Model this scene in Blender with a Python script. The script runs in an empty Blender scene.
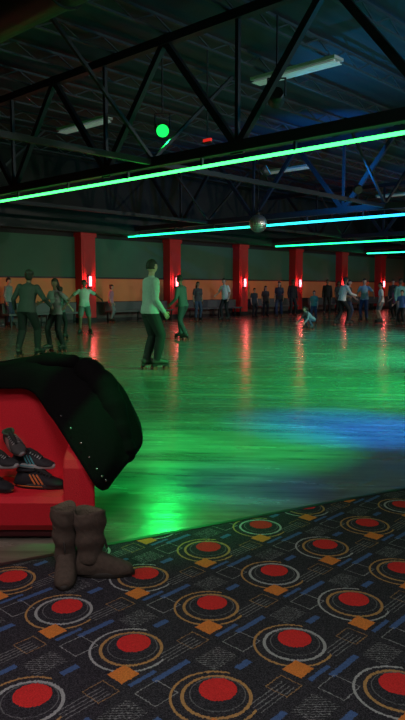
import bpy,bmesh,math,random
import numpy as np
from mathutils import Vector,Matrix
random.seed(4)
bpy.context.scene.view_settings.view_transform='Standard'
A43=math.radians(43)
FX,FY=math.cos(A43),math.sin(A43)
# r = metres to the right of the camera's standing point, d = metres ahead of it, on the floor plan
def W(r,d,z=0.0): return Vector((FX*d+FY*r, FY*d-FX*r, z))
def yaw_of(fr,fd):
    v=W(fr,fd); return math.atan2(v.y,v.x)-math.pi/2   # local +Y forward

# ---------------------------------------------------------------- materials
def mat(name,col,rough=0.6,metal=0.0,emit=None,es=0.0,var=0.12,scale=30,bump=0.0,coat=0.0):
    m=bpy.data.materials.new(name); m.use_nodes=True
    nt=m.node_tree; b=nt.nodes['Principled BSDF']
    b.inputs['Roughness'].default_value=rough; b.inputs['Metallic'].default_value=metal
    b.inputs['Coat Weight'].default_value=coat
    tc=nt.nodes.new('ShaderNodeTexCoord'); nz=nt.nodes.new('ShaderNodeTexNoise')
    nz.inputs['Scale'].default_value=scale; nz.inputs['Detail'].default_value=4
    nt.links.new(tc.outputs['Object'],nz.inputs['Vector'])
    mx=nt.nodes.new('ShaderNodeMix'); mx.data_type='RGBA'
    mx.inputs[6].default_value=(*[c*(1-var) for c in col],1)
    mx.inputs[7].default_value=(*[min(1,c*(1+var)) for c in col],1)
    nt.links.new(nz.outputs['Fac'],mx.inputs[0]); nt.links.new(mx.outputs[2],b.inputs['Base Color'])
    if bump>0:
        bp=nt.nodes.new('ShaderNodeBump'); bp.inputs['Strength'].default_value=bump; bp.inputs['Distance'].default_value=0.01
        nt.links.new(nz.outputs['Fac'],bp.inputs['Height']); nt.links.new(bp.outputs['Normal'],b.inputs['Normal'])
    if emit:
        b.inputs['Emission Color'].default_value=(*emit,1); b.inputs['Emission Strength'].default_value=es
    return m

class N:
    def __init__(s,nt): s.nt=nt
    def m(s,op,a,b=None,c=None):
        n=s.nt.nodes.new('ShaderNodeMath'); n.operation=op
        for i,x in enumerate((a,b,c)):
            if x is None: continue
            if isinstance(x,(int,float)): n.inputs[i].default_value=x
            else: s.nt.links.new(x,n.inputs[i])
        return n.outputs[0]
    def mix(s,f,a,b):
        n=s.nt.nodes.new('ShaderNodeMix'); n.data_type='RGBA'
        for i,x in ((0,f),(6,a),(7,b)):
            if isinstance(x,tuple): n.inputs[i].default_value=(*x,1)
            elif isinstance(x,(int,float)): n.inputs[i].default_value=x
            else: s.nt.links.new(x,n.inputs[i])
        return n.outputs[2]

def carpet_material():
    m=bpy.data.materials.new('carpet_pattern'); m.use_nodes=True; nt=m.node_tree; b=nt.nodes['Principled BSDF']
    b.inputs['Roughness'].default_value=0.95; b.inputs['Specular IOR Level'].default_value=0.1
    n=N(nt); tc=nt.nodes.new('ShaderNodeTexCoord'); sp=nt.nodes.new('ShaderNodeSeparateXYZ')
    nz0=nt.nodes.new('ShaderNodeTexNoise'); nz0.inputs['Scale'].default_value=120
    nt.links.new(tc.outputs['Object'],nz0.inputs['Vector'])
    nt.links.new(tc.outputs['Object'],sp.inputs[0])
    jit=n.m('MULTIPLY',n.m('SUBTRACT',nz0.outputs['Fac'],0.5),0.014)
    x=n.m('ADD',sp.outputs[0],jit); y=n.m('ADD',sp.outputs[1],jit)
    PX,PY=0.44,0.425
    cx=n.m('ADD',n.m('DIVIDE',n.m('SUBTRACT',x,1.99),PX),20.5)
    cy=n.m('ADD',n.m('DIVIDE',n.m('SUBTRACT',y,1.80),PY),40.5)
    u=n.m('MULTIPLY',n.m('SUBTRACT',n.m('FRACT',cx),0.5),PX)
    v=n.m('MULTIPLY',n.m('SUBTRACT',n.m('FRACT',cy),0.5),PY)
    par=n.m('MODULO',n.m('ADD',n.m('FLOOR',cx),n.m('MULTIPLY',n.m('FLOOR',cy),2)),3)
    def box(a,c,hx,hy): 
        return n.m('LESS_THAN',n.m('MAXIMUM',n.m('SUBTRACT',n.m('ABSOLUTE',n.m('SUBTRACT',u,a)),hx),n.m('SUBTRACT',n.m('ABSOLUTE',n.m('SUBTRACT',v,c)),hy)),0.0)
    def dist(a,c):
        du=n.m('SUBTRACT',u,a); dv=n.m('SUBTRACT',v,c)
        return n.m('SQRT',n.m('ADD',n.m('MULTIPLY',du,du),n.m('MULTIPLY',dv,dv)))
    def ring(a,c,r,w): return n.m('LESS_THAN',n.m('ABSOLUTE',n.m('SUBTRACT',dist(a,c),r)),w)
    def lines(freq,thr,diag=0.0):
        t=n.m('ADD',n.m('MULTIPLY',u,freq),n.m('MULTIPLY',v,freq*diag))
        return n.m('LESS_THAN',n.m('FRACT',n.m('ADD',t,50)),thr)
    AND=lambda a,b:n.m('MULTIPLY',a,b)
    nz=nt.nodes.new('ShaderNodeTexNoise'); nz.inputs['Scale'].default_value=260; nz.inputs['Detail'].default_value=3
    nt.links.new(tc.outputs['Object'],nz.inputs['Vector'])
    sp1=n.m('MULTIPLY',n.m('POWER',nz.outputs['Fac'],3.0),3.0)
    c=n.mix(sp1,(0.011,0.011,0.015),(0.075,0.07,0.085))
    grey=(0.38,0.39,0.40); blue=(0.07,0.13,0.30); gold=(0.46,0.26,0.10); org=(0.72,0.23,0.05); red=(0.70,0.035,0.035)
    c=n.mix(box(-0.03,0.190,0.085,0.012),c,blue)
    c=n.mix(box(-0.13,-0.195,0.06,0.009),c,blue)
    c=n.mix(box(0.17,0.03,0.035,0.014),c,blue)
    osq=n.m('SUBTRACT',box(-0.155,0.135,0.052,0.052),box(-0.155,0.135,0.0485,0.0485))
    c=n.mix(n.m('MULTIPLY',osq,0.7),c,grey)
    osq=n.m('SUBTRACT',box(0.165,-0.15,0.045,0.045),box(0.165,-0.15,0.0415,0.0415))
    c=n.mix(n.m('MULTIPLY',osq,0.7),c,gold)
    c=n.mix(n.m('MULTIPLY',AND(box(0.135,0.13,0.065,0.05),lines(58,0.22,1.0)),0.55),c,grey)
    c=n.mix(n.m('MULTIPLY',AND(box(0.09,-0.155,0.09,0.035),n.m('LESS_THAN',n.m('FRACT',n.m('ADD',n.m('MULTIPLY',v,60),50)),0.22)),0.45),c,grey)
    ringcol=n.mix(n.m('GREATER_THAN',par,0.5),grey,gold)
    ringcol2=n.mix(n.m('GREATER_THAN',par,1.5),gold,grey)
    rx,ry=-0.04,-0.022
    half=n.m('LESS_THAN',n.m('ADD',n.m('SUBTRACT',u,rx),n.m('MULTIPLY',n.m('SUBTRACT',v,ry),-0.5)),0.11)
    c=n.mix(AND(ring(rx,ry,0.146,0.0045),half),c,ringcol)
    c=n.mix(ring(rx+0.008,ry,0.113,0.006),c,ringcol2)
    c=n.mix(n.m('MULTIPLY',ring(rx+0.02,ry+0.006,0.092,0.002),.3),c,grey)
    c=n.mix(n.m('LESS_THAN',dist(0,0),0.064),c,red)
    c=n.mix(box(-0.160,-0.128,0.040,0.040),c,org)
    fine=n.m('ADD',0.35,n.m('MULTIPLY',nz.outputs['Fac'],1.2))
    mm=nt.nodes.new('ShaderNodeVectorMath'); mm.operation='SCALE'
    nt.links.new(c,mm.inputs[0]); nt.links.new(fine,mm.inputs['Scale'])
    nt.links.new(mm.outputs[0],b.inputs['Base Color'])
    bp=nt.nodes.new('ShaderNodeBump'); bp.inputs['Strength'].default_value=0.5; bp.inputs['Distance'].default_value=0.004
    nt.links.new(nz.outputs['Fac'],bp.inputs['Height']); nt.links.new(bp.outputs['Normal'],b.inputs['Normal'])
    return m

def rink_material():
    m=bpy.data.materials.new('rink_floor'); m.use_nodes=True; nt=m.node_tree; b=nt.nodes['Principled BSDF']
    n=N(nt); tc=nt.nodes.new('ShaderNodeTexCoord')
    def noise(scale,vs,detail=4,rough=.5,rot=0):
        mp=nt.nodes.new('ShaderNodeMapping'); mp.inputs['Scale'].default_value=vs
        m0=nt.nodes.new('ShaderNodeMapping'); m0.inputs['Rotation'].default_value=(0,0,rot)
        nt.links.new(tc.outputs['Object'],m0.inputs['Vector']); nt.links.new(m0.outputs[0],mp.inputs['Vector'])
        z=nt.nodes.new('ShaderNodeTexNoise'); z.inputs['Scale'].default_value=scale; z.inputs['Detail'].default_value=detail
        z.inputs['Roughness'].default_value=rough
        nt.links.new(mp.outputs[0],z.inputs['Vector']); return z.outputs['Fac']
    big=noise(0.5,(1,1,1)); worn_and_lit=noise(1.6,(.45,2.4,1),6,.65,.95); w2=noise(5,(.25,2.6,1),5,.6,.85)
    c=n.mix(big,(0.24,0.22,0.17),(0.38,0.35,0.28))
    k=n.m('MULTIPLY',n.m('SUBTRACT',n.m('ADD',n.m('MULTIPLY',worn_and_lit,.55),n.m('MULTIPLY',w2,.45)),.36),3.4)
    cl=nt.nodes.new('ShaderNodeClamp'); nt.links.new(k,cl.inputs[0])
    c=n.mix(cl.outputs[0],(0.12,0.11,0.09),c)  # worn lacquer, plus streaks of coloured light painted into the floor colour
    nt.links.new(c,b.inputs['Base Color'])
    ro=n.m('ADD',0.12,n.m('MULTIPLY',n.m('POWER',worn_and_lit,2.0),0.42))
    nt.links.new(ro,b.inputs['Roughness'])
    b.inputs['Specular IOR Level'].default_value=0.95
    h=n.m('ADD',n.m('MULTIPLY',noise(2.2,(1,1,1),3,.5),0.9),n.m('ADD',n.m('MULTIPLY',w2,.35),n.m('MULTIPLY',noise(14,(1,1,1),3,.5),0.12)))
    bp=nt.nodes.new('ShaderNodeBump'); bp.inputs['Strength'].default_value=0.42; bp.inputs['Distance'].default_value=0.010
    nt.links.new(h,bp.inputs['Height']); nt.links.new(bp.outputs['Normal'],b.inputs['Normal'])
    return m

def wall_material():
    m=bpy.data.materials.new('striped_wall_paint'); m.use_nodes=True; nt=m.node_tree; b=nt.nodes['Principled BSDF']
    n=N(nt); g=nt.nodes.new('ShaderNodeNewGeometry'); sp=nt.nodes.new('ShaderNodeSeparateXYZ')
    nt.links.new(g.outputs['Position'],sp.inputs[0]); z=sp.outputs[2]
    nz=nt.nodes.new('ShaderNodeTexNoise'); nz.inputs['Scale'].default_value=1.3; nt.links.new(g.outputs['Position'],nz.inputs['Vector'])
    c=n.mix(n.m('GREATER_THAN',z,0.78),(0.10,0.105,0.105),(0.85,0.30,0.12))
    c=n.mix(n.m('GREATER_THAN',z,1.72),c,(0.055,0.17,0.11))
    c=n.mix(n.m('GREATER_THAN',z,3.3),c,(0.012,0.014,0.016))
    c=n.mix(n.m('MULTIPLY',nz.outputs['Fac'],0.3),c,(0.02,0.02,0.02))
    nt.links.new(c,b.inputs['Base Color']); b.inputs['Roughness'].default_value=0.8
    return m

# ---------------------------------------------------------------- mesh helpers
def obj(name,bm,mats,smooth=False,parent=None):
    me=bpy.data.meshes.new(name); bm.normal_update(); bm.to_mesh(me); bm.free()
    for m in mats: me.materials.append(m)
    if smooth:
        for p in me.polygons: p.use_smooth=True
    o=bpy.data.objects.new(name,me); bpy.context.scene.collection.objects.link(o)
    if parent: o.parent=parent
    return o
def addbox(bm,lo,hi,mi=0,M=None):
    vs=[bm.verts.new(Vector((x,y,z)) if M is None else M@Vector((x,y,z))) for z in (lo[2],hi[2]) for y in (lo[1],hi[1]) for x in (lo[0],hi[0])]
    for f in ((0,2,3,1),(4,5,7,6),(0,1,5,4),(1,3,7,5),(3,2,6,7),(2,0,4,6)):
        fc=bm.faces.new([vs[i] for i in f]); fc.material_index=mi
def frame(d):
    d=d.normalized(); up=Vector((0,0,1)) if abs(d.z)<0.9 else Vector((0,1,0))
    a=d.cross(up).normalized(); b=a.cross(d).normalized(); return a,b
def beam(bm,a,b,w,h,mi=0):
    a=Vector(a);b=Vector(b); x,y=frame(b-a); vs=[]
    for p in (a,b):
        for sx,sy in ((-1,-1),(1,-1),(1,1),(-1,1)): vs.append(bm.verts.new(p+x*sx*w/2+y*sy*h/2))
    for f in ((3,2,1,0),(4,5,6,7),(0,1,5,4),(1,2,6,5),(2,3,7,6),(3,0,4,7)):
        bm.faces.new([vs[i] for i in f]).material_index=mi
def ringsloft(bm,rings,mi=0,cap=True,closed=True):
    R=[[bm.verts.new(p) for p in r] for r in rings]; k=len(R[0])
    for i in range(len(R)-1):
        for j in range(k if closed else k-1):
            j2=(j+1)%k
            f=bm.faces.new((R[i][j],R[i][j2],R[i+1][j2],R[i+1][j])); f.material_index=mi; f.smooth=True
    if cap and closed:
        for r in (R[0][::-1],R[-1]):
            f=bm.faces.new(r); f.material_index=mi
    return R
def tube(bm,pts,rad,seg=12,mi=0):
    """tapered tube with rounded ends through pts"""
    pts=[Vector(p) for p in pts]; rings=[]
    n=len(pts)
    a0,b0=frame(pts[1]-pts[0])
    def rg(c,a,b,r): return [c+a*math.cos(t)*r+b*math.sin(t)*r for t in [2*math.pi*i/seg for i in range(seg)]]
    for i in range(n):
        d=(pts[min(i+1,n-1)]-pts[max(i-1,0)]).normalized()
        b=(b0-d*b0.dot(d)).normalized(); a=b.cross(d).normalized()*-1
        b0=b
        if i==0:
            for t in (0.95,0.7,0.35): rings.append(rg(pts[0]-d*rad[0]*t,a,b,rad[0]*math.sqrt(1-t*t)))
        rings.append(rg(pts[i],a,b,rad[i]))
        if i==n-1:
            for t in (0.35,0.7,0.95): rings.append(rg(pts[-1]+d*rad[-1]*t,a,b,rad[-1]*math.sqrt(1-t*t)))
    ringsloft(bm,rings,mi)
def ellipsoid(bm,c,ax,ay,az,mi=0,nu=14,nv=10,fn=None):
    """ax,ay,az: axis vectors"""
    rings=[]
    for i in range(nv+1):
        th=math.pi*(0.02+0.96*i/nv)
        ring=[]
        for j in range(nu):
            ph=2*math.pi*j/nu
            x,y,z=math.sin(th)*math.cos(ph),math.sin(th)*math.sin(ph),-math.cos(th)
            if fn: x,y,z=fn(x,y,z)
            ring.append(c+ax*x+ay*y+az*z)
        rings.append(ring)
    ringsloft(bm,rings,mi)
def cyl(bm,a,b,r,seg=20,mi=0,r2=None):
    a=Vector(a);b=Vector(b);x,y=frame(b-a); r2=r if r2 is None else r2
    ringsloft(bm,[[p+x*math.cos(t)*q+y*math.sin(t)*q for t in [2*math.pi*i/seg for i in range(seg)]] for p,q in ((a,r),(b,r2))],mi)

# ---------------------------------------------------------------- room
ROOMX0,ROOMX1,ROOMY0,ROOMY1,ZC=-6.0,52.0,-14.0,21.16,6.3
ZJ=5.955   # underside of the joists
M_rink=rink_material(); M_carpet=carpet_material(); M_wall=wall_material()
M_dark=mat('dark_wall_paint',(0.03,0.035,0.04),0.8,scale=2)
M_roof=mat('roof_deck',(0.018,0.035,0.055),0.6,scale=3)
M_steel=mat('black_steel',(0.012,0.013,0.016),0.5,0.0,scale=12)
M_truss=mat('truss_paint',(0.012,0.015,0.020),0.5,0.0,scale=12)
M_trim=mat('edge_trim_metal',(0.05,0.05,0.05),0.4,0.5)
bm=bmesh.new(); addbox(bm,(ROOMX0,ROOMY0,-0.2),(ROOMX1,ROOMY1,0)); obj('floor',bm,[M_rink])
bm=bmesh.new(); addbox(bm,(ROOMX0,ROOMY0,ZC),(ROOMX1,ROOMY1,ZC+.2)); obj('ceiling',bm,[M_roof])
bm=bmesh.new(); addbox(bm,(ROOMX0,ROOMY1,-.2),(ROOMX1,ROOMY1+.2,ZC+.2)); obj('wall_back',bm,[M_wall])
bm=bmesh.new(); addbox(bm,(ROOMX0,ROOMY0-.2,-.2),(ROOMX1,ROOMY0,ZC+.2)); obj('wall_front',bm,[M_dark])
bm=bmesh.new(); addbox(bm,(ROOMX0-.2,ROOMY0,-.2),(ROOMX0,ROOMY1,ZC+.2)); obj('wall_left',bm,[M_dark])
bm=bmesh.new(); addbox(bm,(ROOMX1,ROOMY0,-.2),(ROOMX1+.2,ROOMY1,ZC+.2)); obj('wall_right',bm,[M_wall])
bm=bmesh.new(); addbox(bm,(ROOMX0,ROOMY1-.03,0),(ROOMX1,ROOMY1,.14)); obj('baseboard_back',bm,[M_steel])
bm=bmesh.new(); addbox(bm,(ROOMX0,ROOMY1-.04,1.72),(ROOMX1,ROOMY1,1.78)); obj('trim_1',bm,[M_steel])
bm=bmesh.new(); addbox(bm,(ROOMX0,ROOMY1-.06,.74),(ROOMX1,ROOMY1,.81)); obj('trim_2',bm,[M_steel])
bm=bmesh.new(); addbox(bm,(ROOMX0,ROOMY1-.7,3.45),(ROOMX1,ROOMY1,4.2)); obj('trim_3',bm,[M_steel])
edge=[(-6,5.45),(2.10,2.62),(4.06,1.937),(10,-.14),(52,-.14),(52,-14),(-6,-14)]
bm=bmesh.new()
top=[bm.verts.new((x,y,.010)) for x,y in edge]; bot=[bm.verts.new((x,y,0.0)) for x,y in edge]
bm.faces.new(top[::-1]); bm.faces.new(bot)
for i in range(len(edge)):
    j=(i+1)%len(edge); bm.faces.new((top[i],top[j],bot[j],bot[i]))
bmesh.ops.recalc_face_normals(bm,faces=bm.faces); obj('carpet',bm,[M_carpet])
bm=bmesh.new()
for a,b in zip(edge[:4],edge[1:5]): beam(bm,(a[0],a[1],.008),(b[0],b[1],.008),.03,.012)
obj('trim_4',bm,[M_trim])

# pillars + sconces
M_pillar=mat('red_pillar_paint',(0.60,0.02,0.025),0.6,scale=4)
M_scon=mat('sconce_glow',(1,.3,.3),0.4,emit=(1,.16,.20),es=7)
for i,x in enumerate([1.7,6.4,11.1,15.8,20.5,25.2,29.9,34.6,39.3,44.0,48.7]):
    bm=bmesh.new(); y1=ROOMY1-.001; y0=ROOMY1-.42
    addbox(bm,(x-.33,y0,0),(x+.33,y1,3.449)); addbox(bm,(x-.36,y0-.03,0),(x+.36,y1,.2),1); addbox(bm,(x-.37,y0-.04,3.3),(x+.37,y1,3.449),0)
    addbox(bm,(x-.25,y0-.012,.3),(x+.25,y0,3.2),0)
    obj('pillar',bm,[M_pillar,M_steel])
    bm=bmesh.new()
    addbox(bm,(x-.09,y0-.045,1.35),(x+.09,y0-.012,1.85),1)
    cyl(bm,(x,y0-.10,1.42),(x,y0-.10,1.80),.05,16,0)
    cyl(bm,(x,y0-.10,1.38),(x,y0-.10,1.42),.075,16,1); cyl(bm,(x,y0-.10,1.80),(x,y0-.10,1.84),.075,16,1)
    beam(bm,(x,y0-.02,1.4),(x,y0-.1,1.4),.03,.03,1)
    obj('wall_sconce',bm,[M_scon,M_steel])
    if x>5:
        l=bpy.data.lights.new('sconce_light','POINT'); l.energy=14; l.color=(1,.10,.09); l.shadow_soft_size=.04
        lo=bpy.data.objects.new('sconce_light',l); lo.location=(x,y0-.20,1.62); bpy.context.scene.collection.objects.link(lo)

M_bench=mat('bench_vinyl',(0.10,0.10,0.11),0.5)
def long_bench(x0,x1,y):
    bm=bmesh.new(); addbox(bm,(x0,y-.22,.40),(x1,y+.22,.46)); addbox(bm,(x0,y+.19,.46),(x1,y+.23,.80))
    n=max(2,int((x1-x0)/1.2)+1)
    for k in range(n):
        xx=x0+.1+(x1-x0-.2)*k/(n-1)
        for yy in (y-.17,y+.17): addbox(bm,(xx-.025,yy-.025,0),(xx+.025,yy+.025,.40),1)
        beam(bm,(xx,y-.17,.1),(xx,y+.17,.1),.03,.03,1)
    obj('long_bench',bm,[M_bench,M_steel])
for x0,x1 in ((8,10.4),(12,15.1),(16.5,19.9),(21.2,24.5),(26,29.2),(30.7,33.9),(35.3,38.6)): long_bench(x0,x1,20.45)

# trusses
def truss(X):
    bm=bmesh.new(); zb,zt=3.72,5.85
    beam(bm,(X,ROOMY0,zb),(X,ROOMY1-.01,zb),.16,.18); beam(bm,(X,ROOMY0,zt),(X,ROOMY1-.01,zt),.16,.16)
    y=ROOMY0+.4; k=0; st=1.75
    while y+st<ROOMY1:
        a,b=(zb,zt) if k%2==0 else (zt,zb)
        beam(bm,(X,y,a),(X,y+st,b),.10,.12)
        if k%2==0: beam(bm,(X,y,zb),(X,y,zt),.07,.07)
        addbox(bm,(X-.02,y-.14,a-.12),(X+.02,y+.14,a+.12))
        y+=st; k+=1
    obj('roof_truss',bm,[M_truss])
for X in (-.4,8.8,18.0,27.2,36.4,45.6): truss(X)
bm=bmesh.new(); y=ROOMY0+.6
while y<ROOMY1-.3:
    zt,zb=6.22,5.98
    beam(bm,(ROOMX0,y,zt),(ROOMX1,y,zt),.09,.05); beam(bm,(ROOMX0,y,zb),(ROOMX1,y,zb),.06,.04)
    x=ROOMX0
    while x<ROOMX1-1:
        beam(bm,(x,y,zb),(x+.5,y,zt),.025,.025); beam(bm,(x+.5,y,zt),(x+1,y,zb),.025,.025); x+=1.0
    y+=1.5
obj('ceiling_joists',bm,[mat('joist_paint',(0.028,0.045,0.06),0.5,scale=5)])
bm=bmesh.new()
for yb in (2.5,9.5,16.5):
    for X in (-.4,8.8,18.0,27.2,36.4):
        beam(bm,(X,yb,3.72),(X+9.2,yb,3.72),.08,.10); beam(bm,(X,yb,3.78),(X+2.3,yb,5.8),.06,.06); beam(bm,(X+9.2,yb,3.78),(X+6.9,yb,5.8),.06,.06)
obj('truss_bracing',bm,[M_truss])
bm=bmesh.new(); cyl(bm,(5.2,ROOMY0+.3,5.2),(5.2,ROOMY1-.8,5.2),.34,24)
yy=-12
while yy<20: 
    cyl(bm,(5.2,yy,5.2),(5.2,yy+.06,5.2),.365,24); beam(bm,(5.2,yy,5.5),(5.2,yy,ZJ),.03,.03); yy+=2.4
obj('air_duct',bm,[M_steel],False)

# fluorescent fixtures (switched off)
M_diff=mat('diffuser_plastic_glow',(0.6,0.65,0.63),0.5,emit=(.6,.8,.75),es=.09)  # faint emission replaces reflected room light; the tubes are off
M_fix=mat('fixture_white',(.4,.42,.42),.5)
for (x,y) in ((11.7,8.3),(11.5,15.2),(11.6,1.5),(20.9,8.3),(20.9,15.2),(30,8.3),(30,15.2),(39,8.3)):
    bm=bmesh.new(); addbox(bm,(x-.17,y-1.05,5.80),(x+.17,y+1.05,5.86),1)
    for s in (-1,1): cyl(bm,(x+s*.08,y-1.0,5.77),(x+s*.08,y+1.0,5.77),.03,10,0)
    addbox(bm,(x-.15,y-1.02,5.745),(x+.15,y+1.02,5.755),0)
    for e in (-.8,.8): beam(bm,(x,y+e,5.86),(x,y+e,ZJ),.015,.015,2)
    obj('fluorescent_fixture',bm,[M_diff,M_fix,M_steel])

# neon strips
def neon(X,y0,y1,col,es,r,col2=None,z=3.44):
    m=mat('neon_glow',col,.4,emit=col,es=es)
    if col2:
        nt=m.node_tree; n=N(nt); g=nt.nodes.new('ShaderNodeNewGeometry'); sp=nt.nodes.new('ShaderNodeSeparateXYZ'); nt.links.new(g.outputs['Position'],sp.inputs[0])
        f=n.m('MULTIPLY',n.m('SUBTRACT',17,sp.outputs[1]),1/9.0)
        nn=nt.nodes.new('ShaderNodeClamp'); nt.links.new(f,nn.inputs[0])
        nt.links.new(n.mix(nn.outputs[0],col,col2),nt.nodes['Principled BSDF'].inputs['Emission Color'])
    bm=bmesh.new(); cyl(bm,(X-.02,y0,z),(X-.02,y1,z),r,10,0)
    y=y0+.2
    while y<y1: addbox(bm,(X-.045,y-.02,z-.01),(X+.01,y+.02,3.63),1); y+=2
    obj('neon_strip',bm,[m,M_steel],False)
neon(8.8,-8,20.9,(.035,.90,.10),6.5,.028,z=3.48)
neon(18.0,-8,20.9,(.01,.75,.26),5.0,.036,(.02,.30,1.0))
neon(27.2,-8,20.3,(.01,.80,.24),4.5,.036)
neon(36.4,-8,20.3,(.02,.80,.35),4.5,.036)

# stage lights
def stage_light(name,loc,target,col,energy,ang=50,size=.04,es=.25,blend=.6):
    loc=Vector(loc); target=Vector(target); d=(target-loc).normalized(); bm=bmesh.new()
    cyl(bm,loc-d*.30,loc-d*.02,.10,20,0,.15); 
    cyl(bm,loc-d*.02,loc,.15,20,0,.15); cyl(bm,loc+d*.001,loc+d*.01,.125,20,1)
    a,b=frame(d)
    for s in (-1,1): beam(bm,loc-d*.15+a*s*.15,loc-d*.15+a*s*.15+Vector((0,0,.3)),.03,.02,0)
    beam(bm,loc-d*.15-a*.16+Vector((0,0,.3)),loc-d*.15+a*.16+Vector((0,0,.3)),.03,.02,0)
    q=loc-d*.15+Vector((0,0,.3)); beam(bm,q,Vector((q.x,q.y,ZJ)),.025,.025,0)
    obj(name,bm,[M_steel,mat('lens_glow',col,.3,emit=col,es=es)])
    l=bpy.data.lights.new(name+'_beam','SPOT'); l.energy=energy; l.color=col; l.spot_size=math.radians(ang); l.spot_blend=blend; l.shadow_soft_size=size
    o=bpy.data.objects.new(name+'_beam',l); o.location=loc+d*.06; o.rotation_euler=d.to_track_quat('-Z','Y').to_euler()
    bpy.context.scene.collection.objects.link(o)
G=(.01,1,.20); B=(.01,.22,1)
# the one lamp seen shining in the photo
stage_light('stage_light',(9.5,9.96,4.5),W(-.3,4.0),(.01,1,.12),300,30,.04,es=1.4)
# lamps hung over their pools of light
stage_light('stage_light',W(-.35,2.9,5.3),W(-.35,4.0),G,750,24,.02,blend=1)
stage_light('stage_light',W(1.6,4.6,3.5),W(.15,5.7),G,1100,42,.02,blend=1)
stage_light('stage_light',W(3.4,5.2,3.5),W(1.5,6.3),B,2600,30,.02,blend=1)
stage_light('stage_light',W(1.2,3.2,3.5),W(.28,4.45),B,260,22,.02,blend=1)
stage_light('stage_light',W(6.0,7.6,3.5),W(1.6,9.0),G,3600,56,.02,blend=1)
stage_light('stage_light',W(6.4,10.0,3.5),W(3.0,13.5),(.01,.95,.32),4200,66,.02,blend=1)
stage_light('stage_light',W(8.0,16.0,3.5),W(4.0,19.0),(.01,.8,.5),1700,70,.02,blend=1)
stage_light('stage_light',W(-5.5,8.5,3.5),W(-1.5,12.5),(.35,.9,.45),550,70,.02,blend=1)

def wash(name,loc,target,col,e,ang=110):
    loc=Vector(loc);target=Vector(target); d=(target-loc).normalized()
    bm=bmesh.new(); cyl(bm,loc-d*.16,loc,.11,16,0,.13); cyl(bm,loc+d*.001,loc+d*.008,.11,16,1); beam(bm,loc-d*.1,Vector((loc.x,loc.y,3.77)),.03,.03,0)
    obj(name,bm,[M_steel,mat('wash_glow',col,.3,emit=col,es=.3)])
    l=bpy.data.lights.new(name+'_beam','SPOT'); l.energy=e; l.color=col; l.spot_size=math.radians(ang); l.spot_blend=1; l.shadow_soft_size=.03
    o=bpy.data.objects.new(name+'_beam',l); o.location=loc+d*.05; o.rotation_euler=d.to_track_quat('-Z','Y').to_euler(); bpy.context.scene.collection.objects.link(o)
wash('uplight',(16.4,9.5,4.05),(18.4,11.5,5.2),(.02,.30,1),700,120)
wash('uplight',(12.4,9.5,4.05),(14.5,6,6.3),(.02,.40,.9),350,120)
wash('uplight',(15.0,2.5,4.05),(13,4.5,6.3),(.02,.50,.8),380,120)
wash('uplight',(22.0,9.5,4.05),(24,7,6.3),(.02,.35,.9),600,130)
wash('uplight',(25.4,9.5,4.05),(27.4,11.0,5.2),(.02,.35,.9),600,120)

bm=bmesh.new(); p=Vector((9.9,9.1,4.25)); addbox(bm,(p.x-.02,p.y-.1,p.z-.03),(p.x+.02,p.y+.1,p.z+.03),1); addbox(bm,(p.x-.03,p.y-.12,p.z-.05),(p.x+.02,p.y+.12,p.z-.03),0)
beam(bm,(p.x,p.y,p.z+.03),(p.x,p.y,ZJ),.02,.02,0)
obj('red_light_box',bm,[M_steel,mat('red_light_glow',(1,.05,.03),.4,emit=(1,.02,.02),es=.6)])  # small red projector light hung near the green lamp

# mirror ball
bm=bmesh.new(); c=Vector((16.1,12.7,3.30)); r=.27; nv,nu=16,28
for i in range(nv):
    t0,t1=math.pi*i/nv+.012,math.pi*(i+1)/nv-.012
    for j in range(nu):
        p0,p1=2*math.pi*j/nu+.015,2*math.pi*(j+1)/nu-.015
        q=[c+Vector((math.sin(t)*math.cos(p),math.sin(t)*math.sin(p),math.cos(t)))*r for t,p in ((t0,p0),(t1,p0),(t1,p1),(t0,p1))]
        bm.faces.new([bm.verts.new(v) for v in q]).material_index=0
ellipsoid(bm,c,Vector((r*.985,0,0)),Vector((0,r*.985,0)),Vector((0,0,r*.985)),1,24,14)
cyl(bm,c+Vector((0,0,r*.95)),c+Vector((0,0,r+.08)),.06,12,1); beam(bm,c+Vector((0,0,r)),Vector((c.x,c.y,ZJ)),.015,.015,1)
obj('mirror_ball',bm,[mat('mirror_tiles',(.85,.85,.85),.35,.9),M_steel])
stage_light('ball_fill_spot',(9.6,7.2,4.6),c,(.8,.9,1),200,6,.02,blend=.5)  # spot added to brighten the dark mirror ball

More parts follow.
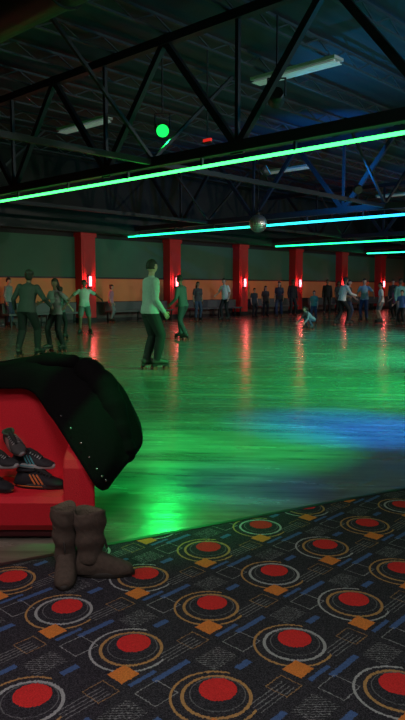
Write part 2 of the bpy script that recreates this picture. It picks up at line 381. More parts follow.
# ---------------------------------------------------------------- people
MC={}
def cm(kind,col,rough=.8):
    k=(kind,col)
    if k not in MC: MC[k]=mat(kind,col,rough,var=.18,scale=25,bump=.15)
    return MC[k]
M_eye=mat('eye_dark',(.01,.01,.01),.2); M_lip=mat('lips',(.28,.07,.06),.5); M_wheel=mat('skate_wheel',(.25,.06,.04),.4); 
def ik(a,t,l1,l2,pole):
    v=t-a; L=v.length; L2=min(max(L,abs(l1-l2)+.01),(l1+l2)*.995); d=v.normalized(); t=a+d*L2
    x=(l1*l1-l2*l2+L2*L2)/(2*L2); h=math.sqrt(max(l1*l1-x*x,0)); p=(pole-d*pole.dot(d)).normalized()
    return a+d*x+p*h,t
def person(name,r,d,face,H,shirt=(.5,.5,.5),pants=(.02,.02,.025),skin=(.35,.2,.13),hair=(.02,.015,.01),shoe=(.04,.035,.03),
           sleeve='short',hairstyle='short',lean=.06,side=0,ph=.52,po=(0,0),feet=((-.07,.0,0,-.15),(.07,.03,0,.15)),
           hands=((-.035,.03,-.31),(.035,.03,-.31)),poles=((-.3,-1,0),(.3,-1,0)),headyaw=0,headpitch=0,skates=True,build=1.0,shorts=False,kneepole=(0,1,0.0),z0=0,twist=0,female=False):
    mats=[cm('skin',skin,.55),cm('shirt_fabric',shirt),cm('trouser_fabric',pants),cm('boot_leather',shoe,.5),cm('hair',hair,.7),M_eye,M_lip,M_wheel,M_steel]
    SK,SH,PA,SHO,HA,EY,LI,WH,ST=range(9)
    base=.088 if skates else .0
    bd=bmesh.new(); segs=[]
    V=Vector
    def T(pts,rad,tag,seg=12):
        pts=[V(p) for p in pts]; tube(bd,pts,rad,seg)
        for i in range(len(pts)-1): segs.append((pts[i],pts[i+1],rad[i],rad[i+1],tag))
    P=V((po[0]*H,po[1]*H,base+ph*H))
    up=V((math.sin(side),math.sin(lean),math.cos(lean))).normalized()
    rt0=V((math.cos(twist),-math.sin(twist),0)); rt=(rt0-up*rt0.dot(up)).normalized(); fw=up.cross(rt).normalized()
    hrt=V((1,0,0))
    b=build; sw=.92 if female else 1.0
    def sect(t,hw,hd,off=0): 
        c=P+up*t*H+fw*off*H
        return [c+rt*math.cos(q)*hw*H*b+fw*math.sin(q)*hd*H*b for q in [2*math.pi*i/20 for i in range(20)]]
    waist=.072 if female else .082
    ringsloft(bd,[sect(-.055,.05,.04),sect(-.04,.088,.062),sect(0,.1,.07),sect(.05,.094,.064),sect(.1,.085,.06)])      # hips
    ringsloft(bd,[sect(-.03,.106,.074),sect(.0,.108,.077),sect(.06,.099,.069),sect(.12,waist+.008,.060),sect(.19,.099*sw,.068,.004),sect(.25,.108*sw,.066,.002),sect(.285,.112*sw,.056),sect(.308,.075*sw,.044),sect(.325,.035,.034)])  # shirt
    if female: ringsloft(bd,[sect(.17,.06,.02,.035),sect(.205,.08,.035,.045),sect(.24,.06,.02,.04)])
    for s in (-1,0,1):
        segs.append((P+up*.0*H+rt*s*.045*H*b,P+up*.285*H+rt*s*.055*H*b,.068*H*b,.055*H*b,SH))
        segs.append((P-up*.06*H+rt*s*.045*H*b,P-up*.035*H+rt*s*.045*H*b,.064*H*b,.064*H*b,PA))
    nb=P+up*.315*H
    hup=(up*.5+V((0,0,.5))).normalized()
    if abs(lean)>.7: hup=(up*.3+V((0,0,.7))).normalized()
    hc=nb+up*.03*H+hup*.078*H+fw*.008*H
    T([nb-up*.02*H,hc-hup*.03*H],[.032*H,.029*H],SK)
    handinfo=[]
    for i,s in enumerate((-1,1)):
        S=P+up*.280*H+rt*s*.098*H*b*sw
        off=V(hands[i])*H; tgt=S+V((rt.x*off.x,rt.y*off.x,0))+V((0,off.y,off.z)) 
        E,Wr=ik(S,tgt,.172*H,.150*H,V(poles[i]))
        T([S,E,Wr],[.030*H*b,.0225*H,.0155*H],SK)
        if sleeve=='short': T([S,S.lerp(E,.62)],[.038*H*b,.036*H*b],SH)
        elif sleeve=='long': T([S,E,E.lerp(Wr,.95)],[.038*H*b,.030*H,.024*H],SH)
        else: T([S-up*.0*H,S.lerp(E,.08)],[.035*H*b,.033*H],SH)
        handinfo.append((Wr,(Wr-E).normalized(),s))
    feetinfo=[]
    for i,s in enumerate((-1,1)):
        Hp=P+hrt*s*.05*H*b-V((0,0,.02*H)); fx,fy,fz,fyaw=feet[i]
        An=V((fx*H,fy*H,base+.05*H+fz*H))
        K,An2=ik(Hp,An,.235*H,.245*H,V(kneepole)+V((s*.15,0,0)))
        An=An2
        lx=PA if not shorts else SK
        T([Hp,K],[.054*H*b,.037*H*b],lx); mid=K.lerp(An,.3)-V((0,.008*H,0))
        T([K,mid,An],[.036*H*b,.034*H*b,.022*H],lx)
        if not shorts: T([Hp,K,K.lerp(An,.5),K.lerp(An,.93)],[.060*H*b,.045*H*b,.041*H*b,.037*H],PA)
        else: T([Hp,Hp.lerp(K,.75)],[.064*H*b,.053*H*b],PA)
        fd=V((math.sin(fyaw),math.cos(fyaw),0)); heel=An-fd*.022*H-V((0,0,.018*H)); toe=An+fd*.10*H-V((0,0,.026*H))
        T([An+V((0,0,.04*H)),An,heel],[.028*H,.029*H,.03*H],SHO); T([heel,An+fd*.05*H-V((0,0,.015*H)),toe],[.029*H,.030*H,.023*H],SHO)
        feetinfo.append((An,fd))
    me=bpy.data.meshes.new('tmp'); bd.to_mesh(me); bd.free(); o=bpy.data.objects.new('tmp',me); bpy.context.scene.collection.objects.link(o)
    rm=o.modifiers.new('r','REMESH'); rm.mode='VOXEL'; rm.voxel_size=(.0115 if d<16 else .014)*H/1.7
    sm=o.modifiers.new('s','SMOOTH'); sm.iterations=2; sm.factor=.5
    dg=bpy.context.evaluated_depsgraph_get(); em=bpy.data.meshes.new_from_object(o.evaluated_get(dg)); bpy.data.objects.remove(o)
    bm=bmesh.new(); bm.from_mesh(em); bpy.data.meshes.remove(em)
    C=np.array([f.calc_center_median()[:] for f in bm.faces]); best=np.full(len(C),1e9); tag=np.zeros(len(C),int)
    for a,e,ra,rb,tg in segs:
        a=np.array(a);e=np.array(e);ab=e-a;t=np.clip(((C-a)@ab)/max(ab@ab,1e-9),0,1); q=a+t[:,None]*ab
        dd=np.linalg.norm(C-q,axis=1)-(ra+(rb-ra)*t)
        k=dd<best; best[k]=dd[k]; tag[k]=tg
    for f,tg in zip(bm.faces,tag): f.material_index=int(tg); f.smooth=True
    for Wr,dr,s in handinfo:
        inn=V((-s,0.15,0)); pn=(inn-dr*inn.dot(dr)).normalized()
        sd=dr.cross(pn).normalized()
        if sd.y<0 and abs(sd.y)>.05: sd=-sd
        L=.052*H
        ringsloft(bm,[[Wr+dr*q*L+sd*math.cos(t)*w*H+pn*math.sin(t)*th*H for t in [2*math.pi*i/10 for i in range(10)]] for q,w,th in ((-.15,.013,.011),(.2,.019,.011),(.6,.024,.010),(1,.023,.008),(1.06,.016,.005))],SK)
        for k,(o_,ln) in enumerate(((.0185,.040),(.0065,.046),(-.006,.043),(-.0175,.034))):
            p=Wr+dr*L*.92+sd*o_*H; pts=[p]; cur=dr.copy()
            for j,fr in enumerate((.42,.33,.25)):
                cur=(cur+pn*.28).normalized(); p=p+cur*ln*fr*H; pts.append(p.copy())
            tube(bm,pts,[.0056*H,.0052*H,.0047*H,.004*H],6,SK)
        p=Wr+dr*L*.30+sd*.017*H; pts=[p,p+(dr*.6+sd*.7+pn*.15).normalized()*.020*H]; pts.append(pts[-1]+(dr*.9+sd*.25+pn*.3).normalized()*.018*H)
        tube(bm,pts,[.0085*H,.0068*H,.005*H],6,SK)
    hy=headyaw; hf=(fw*math.cos(hy)+rt*math.sin(hy)); hf=(hf-hup*hf.dot(hup)).normalized(); hf=(hf*math.cos(headpitch)+hup*math.sin(headpitch)).normalized()
    hr=hf.cross(hup).normalized(); hu=hr.cross(hf).normalized()
    rx,ry,rz=.0455*H,.057*H,.066*H
    def facefn(x,y,z):
        g=lambda cx,cz,sx,sz: math.exp(-(((x-cx)/sx)**2+((z-cz)/sz)**2))
        y0=y
        if z<0: x*=1-.30*(-z)**1.4; y*= (1-.10*(-z)) if y>0 else 1-.35*(-z)
        if y0>0:
            y+=.20*g(0,-.12,.13,.16)+.10*g(0,.1,.08,.2)-.09*g(.34,.08,.17,.12)-.09*g(-.34,.08,.17,.12)+.06*g(0,-.45,.28,.1)+.07*g(0,-.8,.3,.2)
        return x,y,z
    ellipsoid(bm,hc,hr*rx,hf*ry,hu*rz,SK,28,24,facefn)
    for s in (-1,1):
        ellipsoid(bm,hc+hr*s*.34*rx+hf*.86*ry+hu*.08*rz,hr*.0075*H,hf*.004*H,hu*.0042*H,EY,8,6)
        ellipsoid(bm,hc+hr*s*.34*rx+hf*.93*ry+hu*.25*rz,hr*.010*H,hf*.003*H,hu*.002*H,HA,8,5)
        ellipsoid(bm,hc+hr*s*.98*rx-hf*.05*ry-hu*.02*rz,hr*.006*H,hf*.010*H,hu*.018*H,SK,8,6)
    ellipsoid(bm,hc+hf*.93*ry-hu*.45*rz,hr*.014*H,hf*.004*H,hu*.0045*H,LI,10,6)
    def hairfn(x,y,z):
        k=1.10
        if y>.15 and z<.42 : k=.86
        if z<-.35: k=.86 if hairstyle=='short' else k
        if z>.3: k*=1.03
        w=1+.025*math.sin(17*x+9*z)*math.cos(13*y)
        return x*k*w,y*k*w,z*k*w
    ellipsoid(bm,hc+hu*.004*H-hf*.003*H,hr*rx,hf*ry,hu*rz,HA,26,20,hairfn)
    if hairstyle=='long':
        pts=[(hc+hu*.02*H-hf*.03*H,.045,.03),(hc-hu*.03*H-hf*.045*H,.05,.03),(hc-hu*.09*H-hf*.055*H,.05,.024),(hc-hu*.15*H-hf*.06*H,.042,.018),(hc-hu*.17*H-hf*.06*H,.02,.01)]
        ringsloft(bm,[[c+hr*math.cos(t)*w*H*(1+.05*math.sin(5*t))+hf*math.sin(t)*e*H for t in [2*math.pi*i/18 for i in range(18)]] for c,w,e in pts],HA)
    if hairstyle=='bun': ellipsoid(bm,hc+hu*.05*H-hf*.05*H,hr*.024*H,hf*.024*H,hu*.024*H,HA,12,8)
    if hairstyle=='tail': tube(bm,[hc+hu*.03*H-hf*.05*H,hc-hf*.085*H,hc-hu*.07*H-hf*.085*H,hc-hu*.12*H-hf*.07*H],[.014*H,.02*H,.017*H,.006*H],10,HA)
    if hairstyle=='cap':
        ringsloft(bm,[[hc+hu*q*rz+hr*math.cos(t)*rx*w+hf*math.sin(t)*ry*w for t in [2*math.pi*i/24 for i in range(24)]] for q,w in ((.30,1.15),(.6,1.12),(.95,.9),(1.15,.5),(1.19,.1))],SHO)
        ringsloft(bm,[[hc+hu*(.33+q)*rz+hr*math.cos(t)*rx*.95+hf*(ry*.55+math.sin(t)*ry*1.15) for t in [2*math.pi*i/24 for i in range(24)]] for q in (0,.07)],SHO)
    if skates:
        for An,fd in feetinfo:
            sx=V((fd.y,-fd.x,0)); zt=An.z-.047*H; k=H/1.7
            M=Matrix((( sx.x,fd.x,0,An.x),(sx.y,fd.y,0,An.y),(0,0,1,0),(0,0,0,1)))
            addbox(bm,(-.034*k,-.085*k,zt-.012),(.034*k,.20*k,zt+.006),ST,M)
            for yy in (-.045*k,.145*k):
                addbox(bm,(-.02*k,yy-.02,zt-.045),(.02*k,yy+.02,zt-.01),ST,M)
                cyl(bm,M@V((-.06*k,yy,zt-.058)),M@V((.06*k,yy,zt-.058)),.006,8,ST)
                for ss in (-1,1): cyl(bm,M@V((ss*.035*k,yy,zt-.058)),M@V((ss*.066*k,yy,zt-.058)),.029,16,WH)
            cyl(bm,M@V((0,.205*k,zt-.045)),M@V((0,.19*k,zt-.002)),.018,12,SHO)
    o=obj(name,bm,mats); 
    zmin=min(v.co.z for v in o.data.vertices)
    o.location=W(r,d,z0-zmin+.001); o.rotation_euler=(0,0,yaw_of(*face))
    return o
SKD=(.20,.11,.07); SKL=(.5,.3,.22)
BLK=(.012,.012,.015); WHT=(.75,.75,.72); GRY=(.16,.17,.17); DEN=(.04,.06,.12)
person('man_skater',-.86,10.85,(.95,.45),1.68,shirt=(.42,.40,.44),pants=BLK,skin=SKL,feet=((-.045,-.03,0,-.1),(.045,.05,0,.1)),hands=((.0,.04,-.31),(.0,.09,-.29)),lean=.04,sleeve='long',build=1.16,headyaw=-.3,ph=.53)
person('man_skater',-3.42,12.87,(.2,1),1.60,shirt=(.05,.055,.055),pants=BLK,skin=SKD,hands=((-.10,.05,-.27),(.13,.10,-.22)),feet=((-.10,-.05,0,-.2),(.10,.06,0,.2)),sleeve='long',hairstyle='cap',build=1.12,lean=.14,side=.04)
person('woman_skater',-3.08,13.9,(-.5,-.8),1.44,shirt=(.26,.24,.25),pants=BLK,skin=SKD,hands=((-.15,.05,-.18),(.16,.07,-.14)),feet=((-.09,-.04,0,-.2),(.08,.06,0,.2)),hairstyle='long',female=True,sleeve='short',side=-.05)
person('boy_skater',-3.39,19.0,(.2,-1),1.48,shirt=(.65,.65,.62),pants=GRY,skin=SKD,hands=((-.22,.05,-.16),(.20,.06,-.18)),feet=((-.10,0,0,-.3),(.09,.05,0,.3)),shorts=True)
person('girl_skater',-3.72,17.3,(.3,1),1.28,shirt=(.10,.13,.13),pants=BLK,skin=SKL,hairstyle='tail',female=True,hands=((-.10,.08,-.26),(.12,.08,-.24)))
person('man_skater',-6.75,23.0,(1,-.3),1.60,shirt=(.25,.3,.3),pants=DEN,skin=SKL,sleeve='long')
person('girl_skater',-3.60,26.0,(1,-.2),1.38,shirt=(.5,.2,.3),pants=(.2,.2,.22),skin=SKL,hairstyle='bun',female=True)
person('man_skater',-.50,17.2,(-.8,.5),1.58,shirt=(.06,.09,.08),pants=(.03,.04,.04),skin=SKD,hands=((-.03,.12,-.26),(.03,.12,-.26)),lean=.16,feet=((-.06,-.09,0,0),(.06,.09,0,0)),sleeve='long')
person('woman_skater',-.2,26.6,(.4,-1),1.50,shirt=(.06,.06,.07),pants=DEN,female=True,hairstyle='long')
person('man_skater',.93,27.0,(-.6,-.8),1.64,shirt=WHT,pants=BLK,skin=SKL,hands=((-.06,.05,-.29),(.10,.10,-.20)),feet=((-.08,-.03,0,0),(.05,.08,0,0)),side=.06)
person('child_skater',3.48,21.3,(-.9,-.4),1.12,shirt=(.25,.22,.3),pants=DEN,skin=SKL,ph=.23,lean=.85,po=(0,-.08),feet=((-.10,.0,0,-.2),(.10,.06,0,.2)),hands=((-.06,.16,-.26),(.08,.16,-.26)),kneepole=(0,1,.4),hairstyle='tail',sleeve='long')
person('man_skater',5.05,24.0,(1,.4),1.68,shirt=WHT,pants=BLK,skin=SKD,lean=.22,feet=((-.05,-.12,0,0),(.06,.12,0,0)),hands=((-.08,.14,-.2),(.10,.16,-.18)),ph=.50,sleeve='long')
person('woman_skater',5.42,24.7,(.8,-.6),1.55,shirt=(.04,.04,.05),pants=DEN,skin=SKL,female=True,hairstyle='long',hands=((-.1,.1,-.24),(.15,.1,-.18)))
person('man_skater',6.5,26.6,(-.5,-.9),1.62,shirt=(.30,.50,.65),pants=DEN,skin=SKL,hands=((-.16,.06,-.22),(.10,.08,-.24)))
person('boy_skater',6.75,25.0,(-1,.1),1.45,shirt=WHT,pants=GRY,skin=SKL,shorts=True)
person('girl_skater',8.0,27.4,(-1,-.4),1.30,shirt=(.60,.15,.32),pants=BLK,skin=SKL,female=True,hairstyle='long',hands=((-.12,.08,-.22),(.12,.08,-.22)))
person('man_skater',7.55,25.4,(.3,-1),1.60,shirt=(.15,.4,.4),pants=(.2,.2,.22),skin=SKD,sleeve='long')
person('woman_skater',8.6,26.3,(-.6,.6),1.52,shirt=(.6,.6,.58),pants=BLK,skin=SKL,female=True,hairstyle='bun')
person('girl_skater',4.35,25.8,(-.4,-1),1.15,shirt=(.1,.3,.25),pants=DEN,skin=SKL,female=True,hairstyle='tail')
person('boy_skater',7.0,23.2,(-.8,-.6),1.18,shirt=(.1,.2,.6),pants=BLK,skin=SKL,hands=((-.14,.08,-.22),(.14,.08,-.22)))
person('man_skater',6.3,33.5,(-.2,-1),1.68,shirt=BLK,pants=BLK,skin=SKD,sleeve='long')
person('man_skater',4.2,31.0,(.3,-1),1.65,shirt=BLK,pants=BLK,skin=SKD,sleeve='long',hairstyle='cap')
person('woman_skater',3.5,30.2,(-.3,-1),1.55,shirt=(.05,.05,.07),pants=DEN,skin=SKL,female=True,hairstyle='long')
person('boy_skater',2.3,29.6,(.5,-1),1.25,shirt=(.02,.03,.04),pants=BLK,skin=SKL)
person('girl_skater',2.9,30.6,(.2,-1),1.35,shirt=(.05,.04,.05),pants=BLK,skin=SKL,female=True,hairstyle='long')
person('woman_skater',7.1,34.8,(.5,-1),1.6,shirt=(.04,.05,.06),pants=BLK,skin=SKD,female=True,hairstyle='tail')
person('man_skater',10.2,35.5,(-.5,-1),1.7,shirt=(.05,.06,.08),pants=BLK,skin=SKL,sleeve='long')

# ---------------------------------------------------------------- foreground bench
M_red=mat('red_carpet_upholstery',(.80,.012,.03),.75,scale=220,bump=.3,var=.22)
M_kick=mat('toe_kick',(.08,.008,.012),.7)
M0=Matrix(((FY,FX,0,0),(-FX,FY,0,0),(0,0,1,0),(0,0,0,1)))   # (r,d,z) -> world
def prism(bm,prof,r0,r1,mi=0,splay=0.0):   # prof: (d,z) polygon
    a=[bm.verts.new(M0@Vector((r0,p[0],p[1]))) for p in prof]; b=[bm.verts.new(M0@Vector((r1-splay*(p[0]-3.31),p[0],p[1]))) for p in prof]
    n=len(prof); fs=[bm.faces.new(a),bm.faces.new(b[::-1])]
    for i in range(n): fs.append(bm.faces.new((a[i],b[i],b[(i+1)%n],a[(i+1)%n])))
    for f in fs: f.material_index=mi
bm=bmesh.new()
prism(bm,[(3.40,.06),(3.36,.10),(3.34,.225),(3.36,.255),(3.40,.262),(3.80,.262),(3.80,.06)],-2.3,-.70)
prism(bm,[(3.74,.06),(3.72,.25),(3.76,.78),(3.79,.84),(3.84,.865),(3.90,.86),(3.94,.82),(3.96,.70),(3.96,.06)],-2.3,-.56,0,.22)
prism(bm,[(3.33,.05),(3.31,.10),(3.31,.42),(3.33,.46),(3.37,.485),(3.45,.51),(3.55,.56),(3.63,.64),(3.70,.75),(3.76,.82),(3.90,.84),(3.93,.80),(3.93,.05)],-.72,-.555,0,.22)
prism(bm,[(3.42,.0105),(3.42,.07),(3.92,.07),(3.92,.0105)],-2.28,-.66,1,.1)
bmesh.ops.recalc_face_normals(bm,faces=bm.faces)
bench=obj('red_booth_bench',bm,[M_red,M_kick]); bv=bench.modifiers.new('b','BEVEL'); bv.width=.018; bv.segments=3; bv.limit_method='ANGLE'; bv.angle_limit=math.radians(50)
# jacket
M_jac=mat('black_jacket_fabric',(.003,.003,.0035),.9,scale=60,bump=.2); M_stud=mat('jacket_snaps',(.6,.6,.6),.25,1.0)
M_jac.node_tree.nodes['Principled BSDF'].inputs['Specular IOR Level'].default_value=.15
I=[(-1.6,3.70,.78),(-1.15,3.69,.775),(-.97,3.68,.765),(-.845,3.57,.655),(-.735,3.43,.56),(-.625,3.30,.455),(-.555,3.26,.36),(-.520,3.29,.31),(-.49,3.36,.30)]
Rg=[(-1.6,3.86,.91),(-1.24,3.86,.92),(-.98,3.85,.945),(-.745,3.84,.945),(-.60,3.80,.90),(-.465,3.70,.78),(-.375,3.62,.63),(-.325,3.60,.505),(-.39,3.55,.40)]
Bk=[(-1.6,4.0,.55),(-1.25,4.0,.52),(-1.0,4.01,.5),(-.75,4.02,.48),(-.55,4.03,.45),(-.44,3.98,.42),(-.41,3.85,.42),(-.42,3.7,.42),(-.45,3.55,.38)]
def cr(P,t):
    n=len(P)-1; i=min(int(t*n),n-1); f=t*n-i; p=[Vector(P[max(0,min(n,i+k))]) for k in (-1,0,1,2)]
    return .5*((2*p[1])+(p[2]-p[0])*f+(2*p[0]-5*p[1]+4*p[2]-p[3])*f*f+(3*p[1]-p[0]-3*p[2]+p[3])*f**3)
NS,NT=110,46; bm=bmesh.new(); rings=[]
for i in range(NS+1):
    s=i/NS; a,b_,c=cr(I,s),cr(Rg,s),cr(Bk,s); row=[]
    for j in range(NT+1):
        t=j/NT
        if t<.5:
            q=t/.5; p=a.lerp(b_,q); out=Vector((.25,-.75,.55)).normalized(); p=p+out*math.sin(q*math.pi)*.06
        else:
            q=(t-.5)/.5; p=b_.lerp(c,q); out=Vector((.35,.8,.3)).normalized(); p=p+out*math.sin(q*math.pi)*.05
        fold=.009*math.sin(s*17+5*t+1.8*math.sin(6*t))+.006*math.sin(s*9-11*t+2)+.003*math.sin(31*s+14*t)
        ff=.25+.75*min(1,t*4); p=p+Vector((.35,-.35 if t<.5 else .4,.5)).normalized()*fold*ff
        row.append(M0@p)
    rings.append(row)
ringsloft(bm,rings,0,False,False)
jac=obj('black_jacket',bm,[M_jac],True); sd=jac.modifiers.new('s','SOLIDIFY'); sd.thickness=.012; sd.offset=1
bm=bmesh.new()
def fold_tube(pts,rad,seg=20,sub=8):
    P2=[];R2=[]
    n=len(pts)-1
    for i in range(n*sub+1):
        t=i/(n*sub); P2.append(M0@cr(pts,t)); k=min(int(t*n),n-1); f=t*n-k; R2.append((rad[k]*(1-f)+rad[k+1]*f)*(1+.06*math.sin(i*.9)+.03*math.sin(i*2.1)))
    tube(bm,P2,R2,seg)
fold_tube([(-.66,3.74,.875),(-.56,3.66,.80),(-.485,3.56,.68),(-.44,3.50,.55),(-.41,3.48,.455)],[.075,.08,.07,.06,.055])
fold_tube([(-1.0,3.80,.90),(-.88,3.76,.925),(-.74,3.76,.92)],[.04,.05,.04])
o=obj('sleeve',bm,[M_jac],True); o.parent=jac
bm=bmesh.new()
for k in range(7):
    s=.46+.07*k; p=cr(I,min(s,.98)).lerp(cr(Rg,min(s,.98)),.13)+Vector((0,-.045,.03)); ellipsoid(bm,M0@p,Vector((.006,0,0)),Vector((0,.006,0)),Vector((0,0,.006)),0,8,6)
o=obj('snaps',bm,[M_stud],True); o.parent=jac

# ---------------------------------------------------------------- shoes
def shoe(name,r,d,z,fdir,L,upper,sole,accent,tilt=0,roll=0):
    bm=bmesh.new(); k=L/.28
    st=[(-.135,.028,.060),(-.12,.038,.085),(-.08,.041,.092),(-.04,.040,.090),(0,.041,.082),(.04,.044,.068),(.08,.047,.055),(.11,.043,.046),(.135,.030,.036),(.145,.012,.026)]
    rings=[]
    for y,w,h in st:
        rings.append([Vector((math.copysign(abs(math.cos(t))**.8,math.cos(t))*w,y,.02+ (h-.02)*max(0,math.sin(t))**.75 if math.sin(t)>0 else .02+ .004*math.sin(t))) for t in [2*math.pi*i/20 for i in range(20)]])
    ringsloft(bm,rings,0)
    ringsloft(bm,[[Vector((math.cos(t)*(.045+.004*math.sin(t))*q,math.sin(t)*.148*q,zz)) for t in [2*math.pi*i/32 for i in range(32)]] for zz,q in ((0,.95),(.006,1.02),(.022,1.03),(.028,.98))],1)
    ringsloft(bm,[[Vector((math.cos(t)*(.047),math.sin(t)*.152,zz)) for t in [2*math.pi*i/32 for i in range(32)]] for zz in (.012,.017)],2)
    n=24; pts=[Vector((math.cos(t)*.031,-.075+math.sin(t)*.050,.092+(.006*math.cos(t)**2))) for t in [2*math.pi*i/n for i in range(n)]]
    for i in range(n): tube(bm,[pts[i],pts[(i+1)%n]],[.009,.009],6,0)
    ringsloft(bm,[[Vector((math.cos(t)*.028*q,-.075+math.sin(t)*.047*q,zz)) for t in [2*math.pi*i/20 for i in range(20)]] for zz,q in ((.090,1),(.0965,.95))],3)
    tube(bm,[Vector((0,-.02,.105)),Vector((0,.02,.086)),Vector((0,.06,.064))],[.014,.016,.012],8,3)
    for i in range(5):
        y=-.005+.016*i; zz=.096-.0075*i; tube(bm,[Vector((-.024,y,zz-.006)),Vector((0,y+.004,zz+.006)),Vector((.024,y,zz-.006))],[.0032]*3,6,1)
    for s in (-1,1):
        for q in (0,.022,.044):
            tube(bm,[Vector((s*.0455,-.01+q,.03)),Vector((s*.040,-.03+q,.055)),Vector((s*.030,-.045+q*.9,.074))],[.0045]*3,6,2)
    bmesh.ops.scale(bm,vec=(k,k,k),verts=bm.verts)
    o=obj(name,bm,[cm('shoe_upper',upper),cm('shoe_sole',sole,.6),cm('shoe_stripe',accent,.5),cm('shoe_lining',(.02,.02,.02))],True)
    o.rotation_euler=(tilt,roll,yaw_of(*fdir)); o.location=W(r,d,z); return o
shoe('sneaker',-.885,3.50,.264,(1,-.15),.28,(.015,.015,.02),(.03,.03,.03),(.80,.22,.04))
shoe('sneaker',-1.14,3.46,.264,(.9,-.4),.28,(.015,.015,.02),(.03,.03,.03),(.80,.22,.04))
shoe('sneaker',-.93,3.54,.366,(.95,-.3),.25,(.03,.03,.035),(.5,.5,.5),(.1,.45,.5))
shoe('sneaker',-1.10,3.53,.366,(.8,-.55),.25,(.03,.03,.035),(.45,.45,.45),(.5,.10,.10),tilt=.12)
shoe('sneaker',-1.03,3.57,.462,(.5,-.85),.24,(.06,.055,.055),(.3,.3,.3),(.25,.1,.1),tilt=-.15,roll=.3)

M_sue=mat('brown_suede',(.085,.062,.047),.95,scale=45,bump=.5,var=.35); M_bsole=mat('boot_sole',(.03,.025,.02),.7); M_fleece=mat('fleece_lining',(.16,.12,.09),1,scale=150,bump=.8)
def boot(r,d,fdir,hh=.30,lx=0):
    bm=bmesh.new(); n=28
    st=[(-.10,.030,.05),(-.09,.042,.10),(-.05,.048,.13),(0,.048,.125),(.04,.048,.10),(.08,.050,.078),(.12,.048,.064),(.15,.038,.052),(.165,.018,.038)]
    ringsloft(bm,[[Vector((math.copysign(abs(math.cos(t))**.75,math.cos(t))*w,y,.018+(h-.018)*math.sin(t)**.7 if math.sin(t)>0 else .018+.004*math.sin(t))) for t in [2*math.pi*i/n for i in range(n)]] for y,w,h in st],0)
    sh=[]
    for i in range(19):
        q=i/18; z=.06+(hh-.06)*q; w=.047+.016*q+.005*math.sin(q*17); l=.058+.020*q+.005*math.sin(q*17+1)
        sh.append([Vector((lx*q+math.cos(t)*w*(1+.03*math.sin(3*t+q*5)),-.035+.004*q+math.sin(t)*l,z+.010*math.sin(2*t)*q)) for t in [2*math.pi*j/n for j in range(n)]])
    for q,zz in ((.90,0.0),(.86,-.03),(.8,-.10),(.5,-.13)):
        sh.append([Vector((lx+math.cos(t)*.063*q,-.031+math.sin(t)*.078*q,hh+zz+.010*math.sin(2*t))) for t in [2*math.pi*j/n for j in range(n)]])
    R=ringsloft(bm,sh,0)
    for f in bm.faces:
        if any(v in R[-1] or v in R[-2] or v in R[-3] for v in f.verts): f.material_index=2
    ringsloft(bm,[[Vector((math.cos(t)*(.050+.004*math.sin(t))*q,.032+math.sin(t)*.138*q,zz)) for t in [2*math.pi*i/32 for i in range(32)]] for zz,q in ((0,.97),(.004,1.02),(.02,1.03),(.026,.97))],1)
    tube(bm,[Vector((lx*.4,.035,.17)),Vector((0,.045,.13))],[.006,.006],6,1)
    tube(bm,[Vector((0,-.098,.05)),Vector((lx*.5,-.108,.18)),Vector((lx,-.118,hh-.01))],[.004]*3,6,1)
    o=obj('suede_boot',bm,[M_sue,M_bsole,M_fleece],True); o.location=W(r,d,.0105); o.rotation_euler=(0,0,yaw_of(*fdir)); return o
boot(-.49,2.96,(.9,.0),.31,.0)
boot(-.635,2.95,(.15,-1),.32,.01)

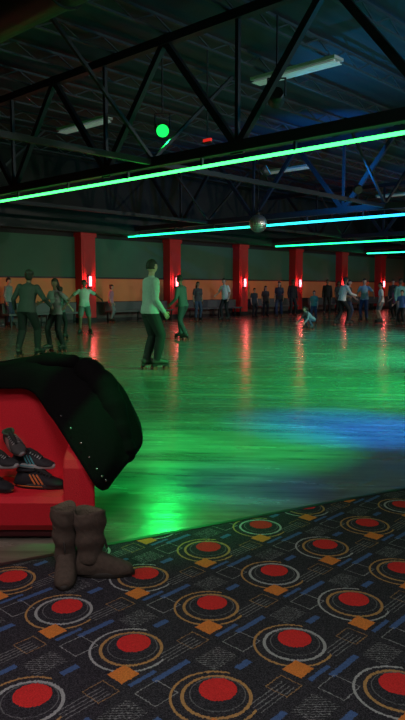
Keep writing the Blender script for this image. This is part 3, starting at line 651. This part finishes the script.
# ---------------------------------------------------------------- added fill lights, out of view
def fill_can(loc,e,col,ang=120,target=None):
    loc=Vector(loc); bm=bmesh.new(); d=Vector((0,0,-1)) if target is None else (Vector(target)-loc).normalized()
    x,y=frame(d)
    def rg(o_,r_): return [loc+d*o_+x*math.cos(t)*r_+y*math.sin(t)*r_ for t in [2*math.pi*i/24 for i in range(24)]]
    ringsloft(bm,[rg(-.22,.05),rg(-.2,.14),rg(.02,.2),rg(.02,.19),rg(-.18,.13),rg(-.19,.04)],0)
    beam(bm,loc-d*.2,Vector((loc.x-d.x*.2,loc.y-d.y*.2,ZJ)),.02,.02,0)
    cyl(bm,loc-d*.17,loc-d*.12,.05,12,1)
    obj('fill_lamp',bm,[M_steel,mat('fill_bulb',(.8,.8,.8),.5,emit=col,es=1)])
    l=bpy.data.lights.new('fill_lamp_bulb','SPOT'); l.energy=e; l.color=col; l.spot_size=math.radians(ang); l.spot_blend=1; l.shadow_soft_size=.05
    o=bpy.data.objects.new('fill_lamp_bulb',l); o.location=loc-d*.10; o.rotation_euler=d.to_track_quat('-Z','Y').to_euler(); bpy.context.scene.collection.objects.link(o)
def fill_panel(loc,sx,sy,e,col):
    bm=bmesh.new(); x,y,z=loc; addbox(bm,(x-sx/2,y-sy/2,z),(x+sx/2,y+sy/2,z+.08),0); addbox(bm,(x-sx/2+.03,y-sy/2+.03,z-.006),(x+sx/2-.03,y+sy/2-.03,z),1)
    for q in (-.3,.3): beam(bm,(x+q*sx,y,z+.08),(x+q*sx,y,ZJ),.015,.015,0)
    obj('fill_panel_fixture',bm,[M_steel,mat('fill_panel_diffuser',(.8,.8,.8),.5,emit=col,es=1)])
    l=bpy.data.lights.new('fill_panel_light','AREA'); l.energy=e; l.color=col; l.shape='RECTANGLE'; l.size=sx; l.size_y=sy
    o=bpy.data.objects.new('fill_panel_light',l); o.location=(x,y,z-.02); bpy.context.scene.collection.objects.link(o)
p=W(.2,-.3); fill_panel((p.x,p.y,3.4),1.2,.6,58,(1,.92,.93))  # unseen panel added behind the camera to light the carpet
p=W(-2.2,1.6); fill_panel((p.x,p.y,3.2),1.2,.3,28,(1,.80,.78))  # second unseen panel, added to brighten the foreground
# warm fill lamps added out of view to brighten the far side
for x,y in ((14,-1),(22,0),(31,0)): fill_can((x,y,3.3),1150,(1,.90,.76),90,(x-1,y+18,.9))
fill_can((7.5,-1.5,3.3),350,(1,.93,.85),100,(9,13,0))  # added fill for the nearer skaters

w=bpy.data.worlds.new('world'); bpy.context.scene.world=w; w.use_nodes=True
w.node_tree.nodes['Background'].inputs[0].default_value=(.02,.03,.04,1); w.node_tree.nodes['Background'].inputs[1].default_value=.2

cam=bpy.data.cameras.new('camera'); cam.sensor_fit='VERTICAL'; cam.sensor_height=36; cam.lens=33; cam.clip_end=200
co=bpy.data.objects.new('camera',cam); co.location=(0,0,1.34); co.rotation_euler=(math.radians(90-6.2),0,A43-math.pi/2)
bpy.context.scene.collection.objects.link(co); bpy.context.scene.camera=co
